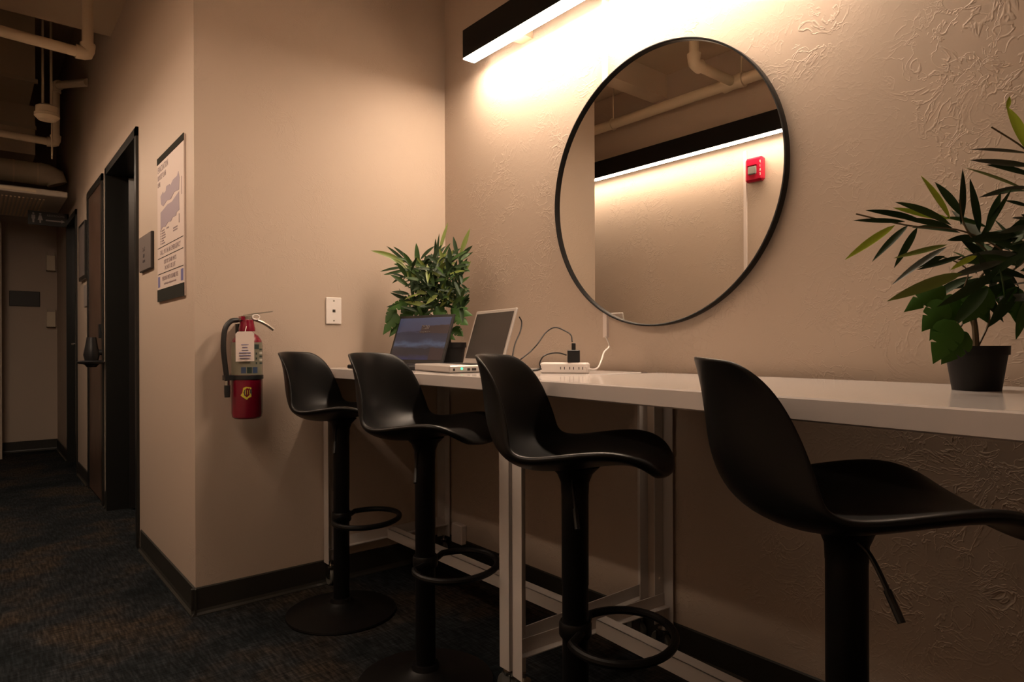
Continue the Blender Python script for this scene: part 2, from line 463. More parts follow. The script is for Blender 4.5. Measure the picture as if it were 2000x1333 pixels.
# ------------------------------------------------------------ raceways, outlet, fire alarm
def raceway(label, x, y, z0, z1, s, group='white cable raceways on the walls'):
    o = MB().prism([(-0.011, 0), (0.011, 0), (0.009, 0.009), (-0.009, 0.009)], z1 - z0, 0, frame((x, y, z0), (0, s, 0), (-s, 0, 0))).build('cable_raceway', M['raceway'])
    # profile stands out from the wall
    return tag(o, label, 'raceway', group)
raceway('white cable raceway running up the textured wall behind the round mirror', WX, 1.602, 1.03, 2.84, 1)
raceway('white cable raceway on the opposite wall, left of the alarm in the mirror', OX, 2.195, 0.92, 2.20, -1)

pl = thing('wall_plate', 'white wall plate with small round jack above the far stool', 'wall plate', (1.184, BY, 1.153))
MB().box((-0.035, -0.007, -0.057), (0.035, 0, 0.057), 0, None, 0.003).build('plate', M['white_plastic'], pl)
for zz in (0.042, -0.042): MB().lathe([(0.0035, 0), (0.0035, 0.001), (0, 0.0012)], 12, 0, frame((0, -0.007, zz), (1, 0, 0), (0, 0, 1))).build('screw', M['valve'], pl)
MB().box((-0.006, -0.0085, -0.006), (0.006, -0.007, 0.005)).build('jack', M['dark_slot'], pl)

al = thing('fire_alarm', 'red fire alarm strobe on the opposite wall, seen in the mirror', 'fire alarm', (OX, 2.118, 2.066))
MB().box((0, -0.058, -0.073), (0.045, 0.058, 0.073), 0, None, 0.012).build('housing', M['alarm_red'], al)
MB().box((0.040, -0.022, -0.032), (0.054, 0.034, 0.020), 0, None, 0.006).build('strobe', M['strobe'], al)
MB().box((0.040, -0.024, 0.024), (0.054, 0.038, 0.029)).build('visor', M['alarm_red'], al)
for i, ch in enumerate('FIRE'): text(ch, 0.022, M['white_plastic'], frame((0.0455, -0.044, 0.038 - i * 0.025), (0, 1, 0), (0, 0, 1)), al)

# ------------------------------------------------------------ pipes, beams and ducts overhead
def pipe(name, label, pts, r, n=14, fit=1.35, m_='pipe'):
    o = thing(name, label, 'pipe', pts[0])
    P0 = Vector(pts[0])
    for a, b_ in zip(pts, pts[1:]):
        MB().tube([Vector(a) - P0, Vector(b_) - P0], r, n).build('pipe_run', M[m_], o)
    for q in pts[1:-1]:
        q = Vector(q); i = [tuple(p) for p in map(Vector, pts)].index(tuple(q))
        d0 = (Vector(pts[i-1]) - q).normalized(); d1_ = (Vector(pts[i+1]) - q).normalized()
        L_ = r * 2.0
        MB().tube([q - P0 + d0 * L_, q - P0 + d0 * L_ * 0.9, q - P0 + d0 * r * 0.5, q - P0 + (d0 + d1_) * r * 0.12, q - P0 + d1_ * r * 0.5, q - P0 + d1_ * L_ * 0.9, q - P0 + d1_ * L_],
                  [r * fit, r * fit, r * 1.2, r * 1.2, r * 1.2, r * fit, r * fit], n).build('elbow', M[m_], o)
    return o
pipe('sprinkler_pipe', 'thick cream pipe crossing under the ceiling and turning up, nearest in the corridor', [(OX, 3.97, 2.530), (0.461, 4.02, 2.522), (0.461, 4.02, CZ)], 0.0265)
pipe('sprinkler_pipe', 'thinner cream pipe farther down the corridor, below the smoke detector', [(OX, 5.95, 2.55), (0.482, 6.00, 2.545), (0.482, 6.00, 2.98), (CX, 5.55, 2.90)], 0.027)
mp_ = pipe('sprinkler_main', 'cream main pipe under the ceiling, seen in the mirror', [(-0.11, -1.6, 2.59), (-0.11, 2.19, 2.59), (-0.11, 4.2, 2.59)], 0.034)
pipe('branch_pipe', 'cream branch pipe with elbow meeting the main pipe, seen in the mirror', [(-0.075, 2.19, 2.59), (0.30, 2.19, 2.59), (0.30, 2.19, CZ)], 0.028, fit=1.4)
for yy, lab in ((2.14, 'thin cream hanger rod holding the main pipe beside its branch, seen in the mirror'), (3.15, 'thin cream hanger rod holding the main pipe nearer the wall corner, seen in the mirror')):
    tag(MB().tube([(-0.11, yy, 2.62), (-0.11, yy, CZ)], 0.005, 8).tube([(-0.11 + 0.04 * math.cos(a * PI / 8), yy, 2.59 + 0.04 * math.sin(a * PI / 8)) for a in range(16)], 0.004, 6, 0, True).build('pipe_hanger', M['pipe']), lab, 'hanger', 'pipe hangers')
struct('trim_1', MB().box((OX, 2.78, 2.70), (CX, 2.90, CZ)), M['beam'])
struct('trim_2', MB().box((CX, BY - 0.16, CZ - 0.15), (WX, BY, CZ)), M['beam'])

du = thing('ceiling_duct', 'brown painted stepped duct hanging at the left of the corridor ceiling', 'duct', (0, 6.2, 3.06))
box('duct_section', (OX, 0.0, 0.0), (0.37, 0.7, 0.54), M['duct'], du)
box('duct_section', (OX, 0.7, -0.415), (0.41, 1.15, 0.0), M['duct'], du)
box('flange', (OX, -0.012, -0.03), (0.385, 0.012, 0.0), M['pipe'], du)
box('flange', (OX, 0.685, -0.20), (0.42, 0.70, -0.17), M['pipe'], du)
sm = thing('smoke_detector', 'round cream smoke detector hanging on two rods in the corridor', 'smoke detector', (0.372, 5.2, 2.50))
MB().lathe([(0, 0.075), (0.040, 0.075), (0.062, 0.062), (0.062, 0.022), (0.070, 0.018), (0.070, 0.0), (0.050, -0.022), (0, -0.026)], 28).build('housing', M['pipe'], sm)
for dx in (-0.022, 0.022): MB().tube([(dx, 0, 0.07), (dx, 0, HZ - 2.50)], 0.007, 8).build('rod', M['pipe'], sm)
tag(MB().tube([(0.44, 5.75, 2.36), (0.44, 5.75, HZ)], 0.005, 8).build('hanger_rod', M['pipe']), 'thin rod hanging behind the smoke detector down to the white pipe', 'rod')
ip = thing('insulated_pipe', 'fat white jacketed pipe with angled end above the ceiling unit', 'pipe', (OX, 6.75, 2.455))
MB().tube([(0, 0, 0), (0.68, 0, 0)], 0.090, 20).build('jacket', M['insulation'], ip)
MB().tube([(0.67, 0, 0), (0.72, 0, -0.002), (0.78, 0, -0.02), (0.80, 0, -0.07)], [0.096, 0.094, 0.088, 0.075], 20).build('end_elbow', M['insulation'], ip)
for xx in (0.28, 0.50, 0.66): MB().tube([(xx - 0.006, 0, 0), (xx + 0.006, 0, 0)], 0.093, 20).build('band', M['duct'], ip)
au = thing('ceiling_unit', 'white ceiling air unit with grille above the restroom sign', 'air unit', (0.15, 6.75, 2.17))
box('casing', (OX - 0.15, -0.60, 0.0), (0.42, 0.55, 0.045), M['unit'], au, 0.006)
box('front_lip', (OX - 0.15, -0.61, 0.012), (0.22, -0.60, 0.032), M['insulation'], au)
g_ = MB()
for i in range(26): g_.box((OX - 0.13 + i * 0.026, -0.42, -0.006), (OX - 0.118 + i * 0.026, 0.48, 0.0))
g_.build('grille', M['duct'], au)

# restroom blade sign with pictograms and arrow
rs = thing('restroom_sign', 'small black restroom sign with pictograms sticking out above the far door', 'sign', (0.495, 6.80, 2.095))
MB().box((-0.142, 0, -0.058), (0.142, 0.012, 0.058), 0, None, 0.001).build('sign_board', M['frame_black'], rs)
pm = MB()
for cx_, skirt in ((-0.105, False), (-0.058, True)):
    pm.prism([(cx_ + 0.008 * math.cos(a * PI / 6), 0.036 + 0.008 * math.sin(a * PI / 6)) for a in range(12)], 0.001, 0, on_end(0, 0, 0, 0.0002))
    bd = [(-0.013, 0.024), (0.013, 0.024), (0.013, -0.008), (0.008, -0.008), (0.006, -0.040), (-0.006, -0.040), (-0.008, -0.008), (-0.013, -0.008)] if not skirt else \
         [(-0.008, 0.024), (0.008, 0.024), (0.018, -0.016), (0.006, -0.016), (0.005, -0.040), (-0.005, -0.040), (-0.006, -0.016), (-0.018, -0.016)]
    pm.prism([(cx_ + x, y) for x, y in bd], 0.001, 0, on_end(0, 0, 0, 0.0002))
pm.build('pictogram', M['sign_white'], rs)
MB().prism([(-0.02, -0.012), (0.09, -0.012), (0.09, -0.02), (0.115, -0.006), (0.09, 0.008), (0.09, 0.0), (-0.02, 0.0)], 0.001, 0, on_end(0, -0.008, 0, 0.0002)).build('arrow', M['sign_white'], rs)
text('RESTROOMS', 0.022, M['sign_grey'], on_end(0.05, 0.028, 0, 0.0005), rs)
box('mounting_edge', (0.130, 0, -0.058), (0.1425, 0.02, 0.058), M['frame_black'], rs)

# end-wall plate, holders, picture
tag(box('dark_plate', (0.262, EY - 0.014, 1.40), (0.500, EY, 1.545), M['sign_edge'], None, 0.003), 'dark rectangular plate alone on the wall at the corridor end', 'plate')
for z0, lab in ((1.75, 'small clear box holder high on the end wall near the corner'), (1.20, 'small clear box holder lower on the end wall near the corner')):
    t = thing('wall_holder', lab, 'holder', (0.585, EY, z0), 0, 'box holders on the end wall')
    MB().box((-0.035, -0.05, 0), (0.035, 0, 0.005)).box((-0.035, -0.05, 0), (0.035, -0.046, 0.15)).box((-0.035, -0.046, 0), (-0.031, 0, 0.18)).box((0.031, -0.046, 0), (0.035, 0, 0.18)).build('tray', M['pipe'], t)
    MB().box((-0.031, -0.004, 0.005), (0.031, 0, 0.19)).build('back_plate', M['smooth'], t)
t = thing('framed_notice', 'narrow dark framed notice on the wall between the two far doors', 'notice', (CX, 5.78, 1.70))
z_ = 0.0
MB().box((-0.02, -0.20, -0.20), (0, 0.15, 0.22), 0, None, 0.002).build('frame', M['frame_black'], t)
MB().box((-0.021, -0.175, -0.175), (-0.0195, 0.125, 0.195)).build('sheet', M['sign_grey'], t)
tag(MB().box((CX - 0.006, 5.60, 1.30), (CX, 5.76, 1.46), 0, None, 0.001).build('room_plate', M['sign_white']), 'pale grey room plate below the framed notice', 'sign')

# grey room sign by the first door
t = thing('room_sign', 'brushed grey room sign between the dark doorway and the evacuation poster', 'sign', (CX, 3.48, 1.447))
MB().box((-0.012, -0.137, -0.084), (0, 0.137, 0.084), 0, None, 0.001).build('backing', M['sign_edge'], t)
MB().box((-0.0135, -0.130, -0.080), (-0.0118, 0.137, 0.080)).build('plate', M['sign_grey'], t)
text('2-17', 0.030, M['ink'], frame((-0.0139, 0.02, 0.016), (0, -1, 0), (0, 0, 1)), t)
text('IDF', 0.024, M['ink'], frame((-0.0139, 0.02, -0.014), (0, -1, 0), (0, 0, 1)), t)
text('ROOM', 0.018, M['ink'], frame((-0.0139, 0.02, -0.040), (0, -1, 0), (0, 0, 1)), t)

# evacuation poster
t = thing('evacuation_poster', 'tall pale evacuation plan poster near the outer wall corner', 'poster', (CX, 3.0, 1.2))
PW = 0.236
F_ = lambda u, z, off=0.0072: frame((-off, -u, z), (0, -1, 0), (0, 0, 1))     # u to the right as one reads it
MB().box((-0.007, -PW, 0), (0, PW, 0.63), 0, None, 0.001).build('board', M['poster'], t)
MB().box((-0.0085, -PW, 0.603), (-0.006, PW, 0.631)).build('top_bar', M['poster_bar'], t)
MB().box((-0.0085, -PW, 0.0), (-0.006, PW, 0.052)).build('bottom_bar', M['poster_bar'], t)
rl = MB()
for z0 in (0.118, 0.186, 0.232): rl.box((-0.0078, -PW + 0.01, z0), (-0.0068, PW - 0.01, z0 + 0.0025))
rl.build('rules', M['poster_bar'], t)
text('EVACUATION', 0.040, M['ink_soft'], F_(-0.225, 0.575), t, align='LEFT', wx=0.78)
text('ROUTE PLAN', 0.034, M['ink_soft'], F_(-0.225, 0.540), t, align='LEFT', wx=0.78)
text('LEVEL', 0.028, M['ink_soft'], F_(-0.225, 0.510), t, align='LEFT', wx=0.7)
pn = MB()
def pf(poly): pn.prism(poly, 0.0008, 0, F_(0, 0, 0.0070))
pf([(-0.17, 0.455), (-0.12, 0.468), (-0.12, 0.458), (-0.07, 0.462), (-0.06, 0.480), (0.0, 0.478), (0.01, 0.468), (0.06, 0.484), (0.13, 0.486), (0.15, 0.500), (0.17, 0.470), (0.16, 0.425), (0.08, 0.430), (0.02, 0.412), (-0.05, 0.418), (-0.12, 0.405), (-0.16, 0.420)])
pf([(-0.17, 0.385), (-0.10, 0.392), (-0.04, 0.400), (0.04, 0.398), (0.16, 0.418), (0.165, 0.345), (0.12, 0.342), (0.11, 0.330), (0.05, 0.332), (0.02, 0.320), (-0.03, 0.325), (-0.08, 0.312), (-0.13, 0.318), (-0.17, 0.306)])
pn.build('floor_plan', M['plan'], t)
def mark(u0, u1, z0, z1): MB().box((-0.0079, -u1, z0), (-0.0069, -u0, z1)).build('legend_line', M['ink_soft'], t)
for i, wd in enumerate((0.05, 0.06, 0.07, 0.07, 0.04, 0.06)):
    z0 = 0.300 - i * 0.011
    mark(-0.15, -0.15 + wd, z0, z0 + 0.005); mark(-0.172, -0.164, z0, z0 + 0.007)
mark(0.06, 0.13, 0.283, 0.288); mark(0.06, 0.13, 0.273, 0.278); mark(0.157, 0.165, 0.295, 0.33); mark(0.200, 0.204, 0.40, 0.47); mark(-0.06, -0.02, 0.300, 0.305)
text('CALL 911 IN AN EMERGENCY', 0.030, M['ink_soft'], F_(0, 0.209), t, wx=0.92)
text('EXIT BY STAIR WAYS', 0.026, M['ink_soft'], F_(0, 0.164), t, wx=0.9)
text('DO NOT USE LIFT', 0.026, M['ink_soft'], F_(0, 0.138), t, wx=0.9)
text('PERSONS WITH DISABILITIES', 0.026, M['ink_soft'], F_(0, 0.094), t, wx=0.85)
text('wait for help in a safe place near the exit', 0.013, M['ink_soft'], F_(0, 0.072), t)
for u in (-0.205, 0.205): MB().box((-0.0080, -u - 0.018, 0.062), (-0.0068, -u + 0.018, 0.108)).build('access_symbol', M['ink_blue'], t)

# ------------------------------------------------------------ fire extinguisher
ex = thing('fire_extinguisher', 'red fire extinguisher with white tag hanging on the nook wall', 'fire extinguisher', (0.803, 2.565, 0.73))
MB().lathe([(0, 0.004), (0.046, 0.0), (0.053, 0.006), (0.0555, 0.02), (0.0555, 0.275), (0.052, 0.296), (0.040, 0.314), (0.022, 0.326), (0.018, 0.330), (0.018, 0.338), (0, 0.338)], 40).build('cylinder', M['red'], ex)
def wrap(mb, a0, a1, z0, z1, r, mi=0, n=12):
    vs = []; 
    for i in range(n + 1):
        a = math.radians(a0 + (a1 - a0) * i / n); vs += [(r * math.cos(a), r * math.sin(a), z0), (r * math.cos(a), r * math.sin(a), z1)]
    return mb.add(vs, [(2*i, 2*i+2, 2*i+3, 2*i+1) for i in range(n)], mi, True)
CA = -107   # direction of the label centre, towards the corridor
wrap(MB(), CA - 95, CA + 75, 0.165, 0.288, 0.0560, 0, 24).build('label', M['label_grey'], ex)
lb = MB()
wrap(lb, CA + 18, CA + 48, 0.262, 0.280, 0.0564, 1); wrap(lb, CA - 22, CA - 4, 0.172, 0.195, 0.0564, 0); wrap(lb, CA - 1, CA + 17, 0.172, 0.195, 0.0564, 1); wrap(lb, CA + 20, CA + 40, 0.172, 0.195, 0.0564, 0)
for i in range(5): wrap(lb, CA + 50, CA + 72, 0.205 + i * 0.013, 0.212 + i * 0.013, 0.0564, 2 if i in (1, 3) else 1)
for i in range(3): wrap(lb, CA + 32, CA + 38, 0.205 + i * 0.018, 0.213 + i * 0.018, 0.0564, 1)
lb.build('label_print', [M['label_blue'], M['label_dark'], M['label_pale']], ex)
MB().lathe([(0.0558, 0.148), (0.0585, 0.149), (0.0585, 0.163), (0.0558, 0.164)], 40).box((-0.085, -0.02, 0.146), (-0.05, 0.015, 0.165)).build('strap', M['black_plastic'], ex)
eb = MB()
def emb(poly, r, mi):
    vs = [(r * math.cos(math.radians(CA) + x / 0.056), r * math.sin(math.radians(CA) + x / 0.056), 0.098 + z) for x, z in poly]
    eb.add(vs, [tuple(range(len(vs)))], mi)
emb([(-0.014, 0.020), (-0.004, 0.024), (0.014, 0.021), (0.016, 0.006), (0.014, -0.014), (0.004, -0.018), (-0.001, -0.025), (-0.008, -0.020), (-0.018, -0.013), (-0.024, -0.008), (-0.017, 0.002)], 0.0562, 0)
emb([(-0.011, 0.013), (0.015, 0.015), (0.016, -0.008), (-0.011, -0.009)], 0.0566, 1)
for u in (-0.006, 0.001, 0.008): emb([(u - 0.0012, 0.011), (u + 0.0012, 0.011), (u + 0.0012, -0.005), (u - 0.0012, -0.005)], 0.0569, 0)
eb.build('emblem', [M['yellow'], M['ink']], ex)
vl = MB().lathe([(0.016, 0.330), (0.022, 0.336), (0.022, 0.352), (0.015, 0.356), (0.015, 0.385), (0, 0.387)], 24)
vl.box((-0.018, -0.011, 0.356), (0.022, 0.011, 0.392), 0, None, 0.003).tube([(-0.014, 0, 0.372), (-0.044, 0, 0.372)], 0.008, 12)
vl.build('valve', M['valve'], ex)
MB().lathe([(0.030, 0.330), (0.030, 0.340), (0.027, 0.352), (0.024, 0.372), (0.020, 0.374)], 24).box((-0.026, -0.016, 0.372), (-0.012, 0.016, 0.386)).build('collar', M['red'], ex)
MB().add([(-0.012, -0.008, 0.392), (-0.012, 0.008, 0.392), (0.03, 0.009, 0.400), (0.03, -0.009, 0.400), (0.096, 0.007, 0.410), (0.096, -0.007, 0.410),
          (-0.012, -0.008, 0.388), (-0.012, 0.008, 0.388), (0.03, 0.009, 0.395), (0.03, -0.009, 0.395), (0.096, 0.007, 0.406), (0.096, -0.007, 0.406)],
         [(0, 3, 2, 1), (3, 5, 4, 2), (6, 7, 8, 9), (9, 8, 10, 11), (0, 1, 7, 6), (5, 11, 10, 4), (0, 6, 9, 3), (3, 9, 11, 5), (1, 2, 8, 7), (2, 4, 10, 8)]).build('top_lever', M['valve'], ex)
MB().tube(bez([(0.015, 0, 0.378), (0.045, 0, 0.370), (0.075, 0, 0.355), (0.100, 0, 0.337)], 5), 0.0088, 8, 0, False, None, 0.7).build('carry_handle', M['valve'], ex)
MB().tube([(0.030 + 0.013 * math.cos(a * PI / 8), -0.012, 0.384 + 0.009 * math.sin(a * PI / 8)) for a in range(16)], 0.0028, 6, 0, True).build('pull_pin', M['white_plastic'], ex)
MB().tube(bez([(-0.034, 0, 0.372), (-0.060, -0.004, 0.366), (-0.082, -0.008, 0.335), (-0.088, -0.010, 0.270), (-0.082, -0.010, 0.200), (-0.075, -0.010, 0.145)], 8), 0.0095, 12).build('hose', M['cord_black'], ex)
MB().lathe([(0.0085, 0.128), (0.0085, 0.146), (0, 0.146)], 16, 0, Matrix.Translation((-0.075, -0.010, 0))).build('nozzle_ring', M['chrome'], ex)
MB().lathe([(0, 0.083), (0.0095, 0.083), (0.011, 0.100), (0.011, 0.128), (0, 0.128)], 16, 0, Matrix.Translation((-0.075, -0.010, 0))).build('nozzle', M['black_plastic'], ex)
MB().box((-0.02, 0.045, 0.20), (0.02, 0.075, 0.36)).build('wall_bracket', M['black_metal'], ex)
tg = tag(MB().prism([(-0.032, -0.055), (0.032, -0.055), (0.032, 0.048), (0.024, 0.056), (-0.024, 0.056), (-0.032, 0.048)], 0.001, 0, frame((0, 0, 0), (1, 0, 0.02), (0, -0.05, 1))).build('inspection_tag', M['tag_card'], ex), 'white card inspection tag')
tg.location = (-0.026, -0.0595, 0.272); tg.rotation_euler = (0, 0, math.radians(-22)); 
F2 = lambda u, z: frame((u, -0.0012, z), (1, 0, 0), (0, -0.05, 1))
ti = MB().prism([(0.010 * math.cos(a * PI / 8), 0.010 * math.sin(a * PI / 8)) for a in range(16)], 0.0006, 0, F2(0, 0.030))
for i, wd in enumerate((0.026, 0.018, 0.022, 0.040, 0.040, 0.036)): ti.box((-wd / 2, -0.0025 - 0.0, 0.006 - i * 0.010), (wd / 2, 0.0, 0.008 - i * 0.010), 0)
ti.build('tag_print', M['ink_blue'], tg)
MB().tube([(0, 0, 0.052), (0.004, 0.02, 0.075)], 0.0012, 6).build('tag_tie', M['white_plastic'], tg)

# ------------------------------------------------------------ counter tables on casters
def table(label, p0, ang, length, depth):
    """p0 = far front corner on the floor; local -y runs toward the near end, +x to the wall"""
    t = thing('counter_table', label, 'table', (p0[0], p0[1], 0), ang, 'white counter tables pushed together')
    L_, D = length, depth
    top = MB().box((-0.0, -L_, TZ - 0.0405), (D, 0, TZ), 0, None, 0.003); top.build('tabletop', M['laminate'], t)
    lz0, lz1 = 0.095, TZ - 0.0405; a = 0.043; th = 0.003
    for fx in (0, 1):
        for fy in (0, 1):
            x0 = 0.002 if fx == 0 else D - 0.002; sx = 1 if fx == 0 else -1
            y0 = -0.002 if fy == 0 else -L_ + 0.002; sy = -1 if fy == 0 else 1
            lg = MB()
            def bb(xa, ya, xb, yb): lg.box((min(xa, xb), min(ya, yb), lz0), (max(xa, xb), max(ya, yb), lz1))
            bb(x0, y0, x0 + sx * th, y0 + sy * a); bb(x0, y0, x0 + sx * a, y0 + sy * th)
            for zz in (0.72, 0.82, 0.18, 0.24):
                lg.lathe([(0.005, 0), (0.004, 0.003), (0, 0.003)], 10, 0, frame((x0 + sx * 0.022, y0 + sy * th, zz), (1, 0, 0), (0, 0, -sy)))
            leg = lg.build('leg', M['frame_white'], t)
            cx_, cy_ = x0 + sx * 0.022, y0 + sy * 0.022
            cs = MB().tube([(cx_, cy_, lz0 + 0.01), (cx_, cy_, 0.078)], 0.007, 10, 0)
            cs.lathe([(0.018, 0.074), (0.020, 0.080), (0.020, 0.086), (0, 0.086)], 20, 0, Matrix.Translation((cx_, cy_, 0)))
            cs.box((cx_ - 0.016, cy_ - 0.014, 0.034), (cx_ - 0.013, cy_ + 0.02, 0.078)).box((cx_ + 0.013, cy_ - 0.014, 0.034), (cx_ + 0.016, cy_ + 0.02, 0.078))
            c_ = cs.build('caster', M['chrome'], leg)
            MB().lathe([(0.012, -0.011), (0.034, -0.011), (0.037, -0.007), (0.037, 0.007), (0.034, 0.011), (0.012, 0.011), (0.012, -0.011)], 28, 0, frame((cx_, cy_ + 0.012, 0.037), (0, 1, 0), (0, 0, 1))).build('wheel', M['rubber'], t).name = 'caster_wheel'
    zr = 0.148
    for yy in (-0.006, -L_ + 0.031):
        MB().box((0.005, yy - 0.025, zr), (D - 0.005, yy, zr + 0.003)).box((0.005, yy - 0.003, zr), (D - 0.005, yy, zr + 0.042)).build('end_stretcher', M['frame_white'], t)
    MB().box((D / 2 - 0.02, -L_ + 0.03, zr + 0.039), (D / 2 + 0.02, -0.03, zr + 0.042)).box((D / 2 - 0.02, -L_ + 0.03, zr), (D / 2 - 0.017, -0.03, zr + 0.042)).build('long_rail', M['frame_white'], t)
    return t
table('white counter table at the back of the nook holding both laptops', (1.132, 2.632), math.radians(0.6), 1.222, 0.615)
table('white counter table nearest the camera, carrying the right potted plant', (1.138, 1.392), math.radians(-3.9), 1.23, 0.612)

# ------------------------------------------------------------ bar stools
SEAT_Z = 0.752
def seat_mesh():
    # centre line (forward s, height z), half width, edge lift, edge forward curl
    pr = [(-0.222, 0.232, 0.108, -0.004, 0.030), (-0.217, 0.217, 0.131, -0.002, 0.050), (-0.210, 0.182, 0.146, 0.0, 0.074), (-0.204, 0.137, 0.156, 0.0, 0.090),
          (-0.197, 0.092, 0.165, 0.004, 0.098), (-0.181, 0.046, 0.174, 0.014, 0.092), (-0.152, 0.010, 0.182, 0.030, 0.066), (-0.105, -0.010, 0.188, 0.040, 0.034),
          (-0.055, -0.014, 0.192, 0.042, 0.012), (0.0, -0.008, 0.194, 0.042, 0.0), (0.055, 0.003, 0.195, 0.040, 0.0), (0.110, 0.012, 0.191, 0.036, 0.0),
          (0.155, 0.013, 0.180, 0.028, 0.0), (0.190, 0.004, 0.162, 0.018, -0.004), (0.212, -0.008, 0.136, 0.009, -0.010), (0.222, -0.020, 0.104, 0.003, -0.012)]
    nv = 13; vs = []; fs = []
    for s, z, hw, lift, curl in pr:
        for j in range(nv):
            u = -1 + 2 * j / (nv - 1); k = abs(u) ** 2.0
            vs.append((s + curl * k, u * hw, z + lift * k))
    for i in range(len(pr) - 1):
        for j in range(nv - 1):
            a = i * nv + j; fs.append((a, a + 1, a + nv + 1, a + nv))
    me = bpy.data.meshes.new('seat'); me.from_pydata(vs, [], fs)
    for p in me.polygons: p.use_smooth = True
    me.materials.append(M['stool']); me.update()
    return me, nv, len(pr)
def make_stool(label):
    t = thing('bar_stool', label, 'stool', (0, 0, 0), 0, 'black swivel bar stools along the counter')
    me, nv, nr = seat_mesh(); se = bpy.data.objects.new('seat', me); C.objects.link(se)
    vg = se.vertex_groups.new(name='thickness')
    for i in range(nr): vg.add(list(range(i * nv, i * nv + nv)), 0.38 if i < 4 else min(1.0, 0.38 + 0.14 * (i - 3)), 'REPLACE')
    se.parent = t; se.location = (0, 0, SEAT_Z)
    so = se.modifiers.new('thick', 'SOLIDIFY'); so.thickness = 0.019; so.offset = 1; so.vertex_group = 'thickness'
    sb = se.modifiers.new('smooth', 'SUBSURF'); sb.levels = 2; sb.render_levels = 2
    MB().lathe([(0.031, SEAT_Z - 0.085), (0.032, SEAT_Z - 0.060), (0.040, SEAT_Z - 0.040), (0.058, SEAT_Z - 0.022), (0, SEAT_Z - 0.020)], 28).build('seat_mount', M['black_metal'], t)
    MB().lathe([(0.0185, 0.42), (0.0185, SEAT_Z - 0.05)], 24).build('gas_piston', M['black_metal'], t)
    MB().lathe([(0.0295, 0.020), (0.0295, 0.46), (0.0305, 0.462), (0.0305, SEAT_Z - 0.06), (0.028, SEAT_Z - 0.057)], 32).build('column', M['black_metal'], t)
    MB().lathe([(0, 0.0), (0.196, 0.0), (0.202, 0.004), (0.200, 0.010), (0.170, 0.016), (0.110, 0.023), (0.060, 0.034), (0.042, 0.046), (0.038, 0.060), (0, 0.062)], 64).build('base', M['black_metal'], t)
    fr = MB(); pts = []
    for i in range(33):
        a = -PI * 0.80 + 2 * PI * 0.80 * i / 32
        pts.append((0.105 + 0.115 * math.cos(a), 0.140 * math.sin(a), 0.362))
    pts = [(0.020, -0.02, 0.362)] + pts + [(0.020, 0.02, 0.362)]
    fr.tube(pts, 0.0095, 10); fr.lathe([(0.034, 0.345), (0.037, 0.350), (0.037, 0.375), (0.034, 0.380)], 24)
    fr.build('footrest', M['black_metal'], t)
    lv = MB().tube(bez([(0.0, -0.02, SEAT_Z - 0.045), (0.010, -0.055, SEAT_Z - 0.055), (0.020, -0.080, SEAT_Z - 0.085), (0.030, -0.104, SEAT_Z - 0.125)], 6), 0.0036, 8)
    lv.tube([(0.023, -0.088, SEAT_Z - 0.098), (0.033, -0.110, SEAT_Z - 0.135)], 0.0055, 10)
    lv.build('height_lever', M['black_plastic'], t)
    return t
stool = make_stool('black bar stool farthest back, beside the fire extinguisher')
spots = [((1.066, 2.312), -53, None), ((1.036, 1.671), -62, 'black bar stool second from the back, in front of the laptops'),
         ((1.048, 1.054), -59, 'black bar stool with glossy seat, in front of the white power strip'),
         ((1.043, 0.456), -47, 'black bar stool nearest the camera, cut off by the right edge')]
for i, ((x, y), a, lab) in enumerate(spots):
    o = stool if i == 0 else copy_tree(stool)
    o.location = (x, y, 0); o.rotation_euler = (0, 0, math.radians(a))
    if lab: o['label'] = lab

# ------------------------------------------------------------ laptops
def laptop(name, label, hl, hr, depth, height, lean, body, bezel, screen, bt=0.018):
    """hl / hr: hinge ends, left and right as the user sees them; the base runs from the hinge toward the user"""
    hl, hr = Vector((*hl, TZ)), Vector((*hr, TZ)); X = (hr - hl); W = X.length; X.normalize(); Fd = Vector((X.y, -X.x, 0))
    t = thing(name, label, 'laptop', (hl + hr) / 2); t.location.z = TZ
    t.rotation_euler = (0, 0, math.atan2(X.y, X.x))
    b_ = MB().box((-W/2, -depth, 0.002), (W/2, 0, bt), 0, None, 0.004); base_ = b_.build('base', body, t)
    MB().box((-W/2 + 0.025, -depth + 0.09, bt), (W/2 - 0.025, -0.02, bt + 0.0015)).build('keyboard', M['black_plastic'], t)
    MB().box((-0.045, -depth + 0.015, bt - 0.001), (0.045, -depth + 0.08, bt + 0.0006)).build('touchpad', bezel, t)
    S = Matrix.Translation((0, 0, bt - 0.002)) @ Matrix.Rotation(-math.radians(lean), 4, 'X')
    lid = MB().box((-W/2, 0.0, 0), (W/2, 0.007, height), 0, S, 0.002).build('lid', bezel, t)
    sc = MB().add([(-W/2 + 0.012, -0.0006, 0.020), (W/2 - 0.012, -0.0006, 0.020), (W/2 - 0.012, -0.0006, height - 0.012), (-W/2 + 0.012, -0.0006, height - 0.012)], [(0, 1, 2, 3)], 0, False, S).build('screen', screen, t)
    uv = sc.data.uv_layers.new(name='UVMap')
    for l, q in zip(uv.data, ((0, 0), (1, 0), (1, 1), (0, 1))): l.uv = q
    return t, S, W
lp, S, W = laptop('laptop', 'open black laptop showing a rocky sea lock screen', (1.340, 2.460), (1.408, 2.142), 0.205, 0.215, 20, M['black_plastic'], M['black_plastic'], M['lock_screen'])
text('7:20', 0.026, M['sign_grey'], S @ frame((0.015, -0.0012, 0.160), (1, 0, 0), (0, 0, 1)), lp, 'clock_lettering')
text('Thursday, March 14', 0.008, M['sign_grey'], S @ frame((0.015, -0.0012, 0.140), (1, 0, 0), (0, 0, 1)), lp, 'date_lettering')
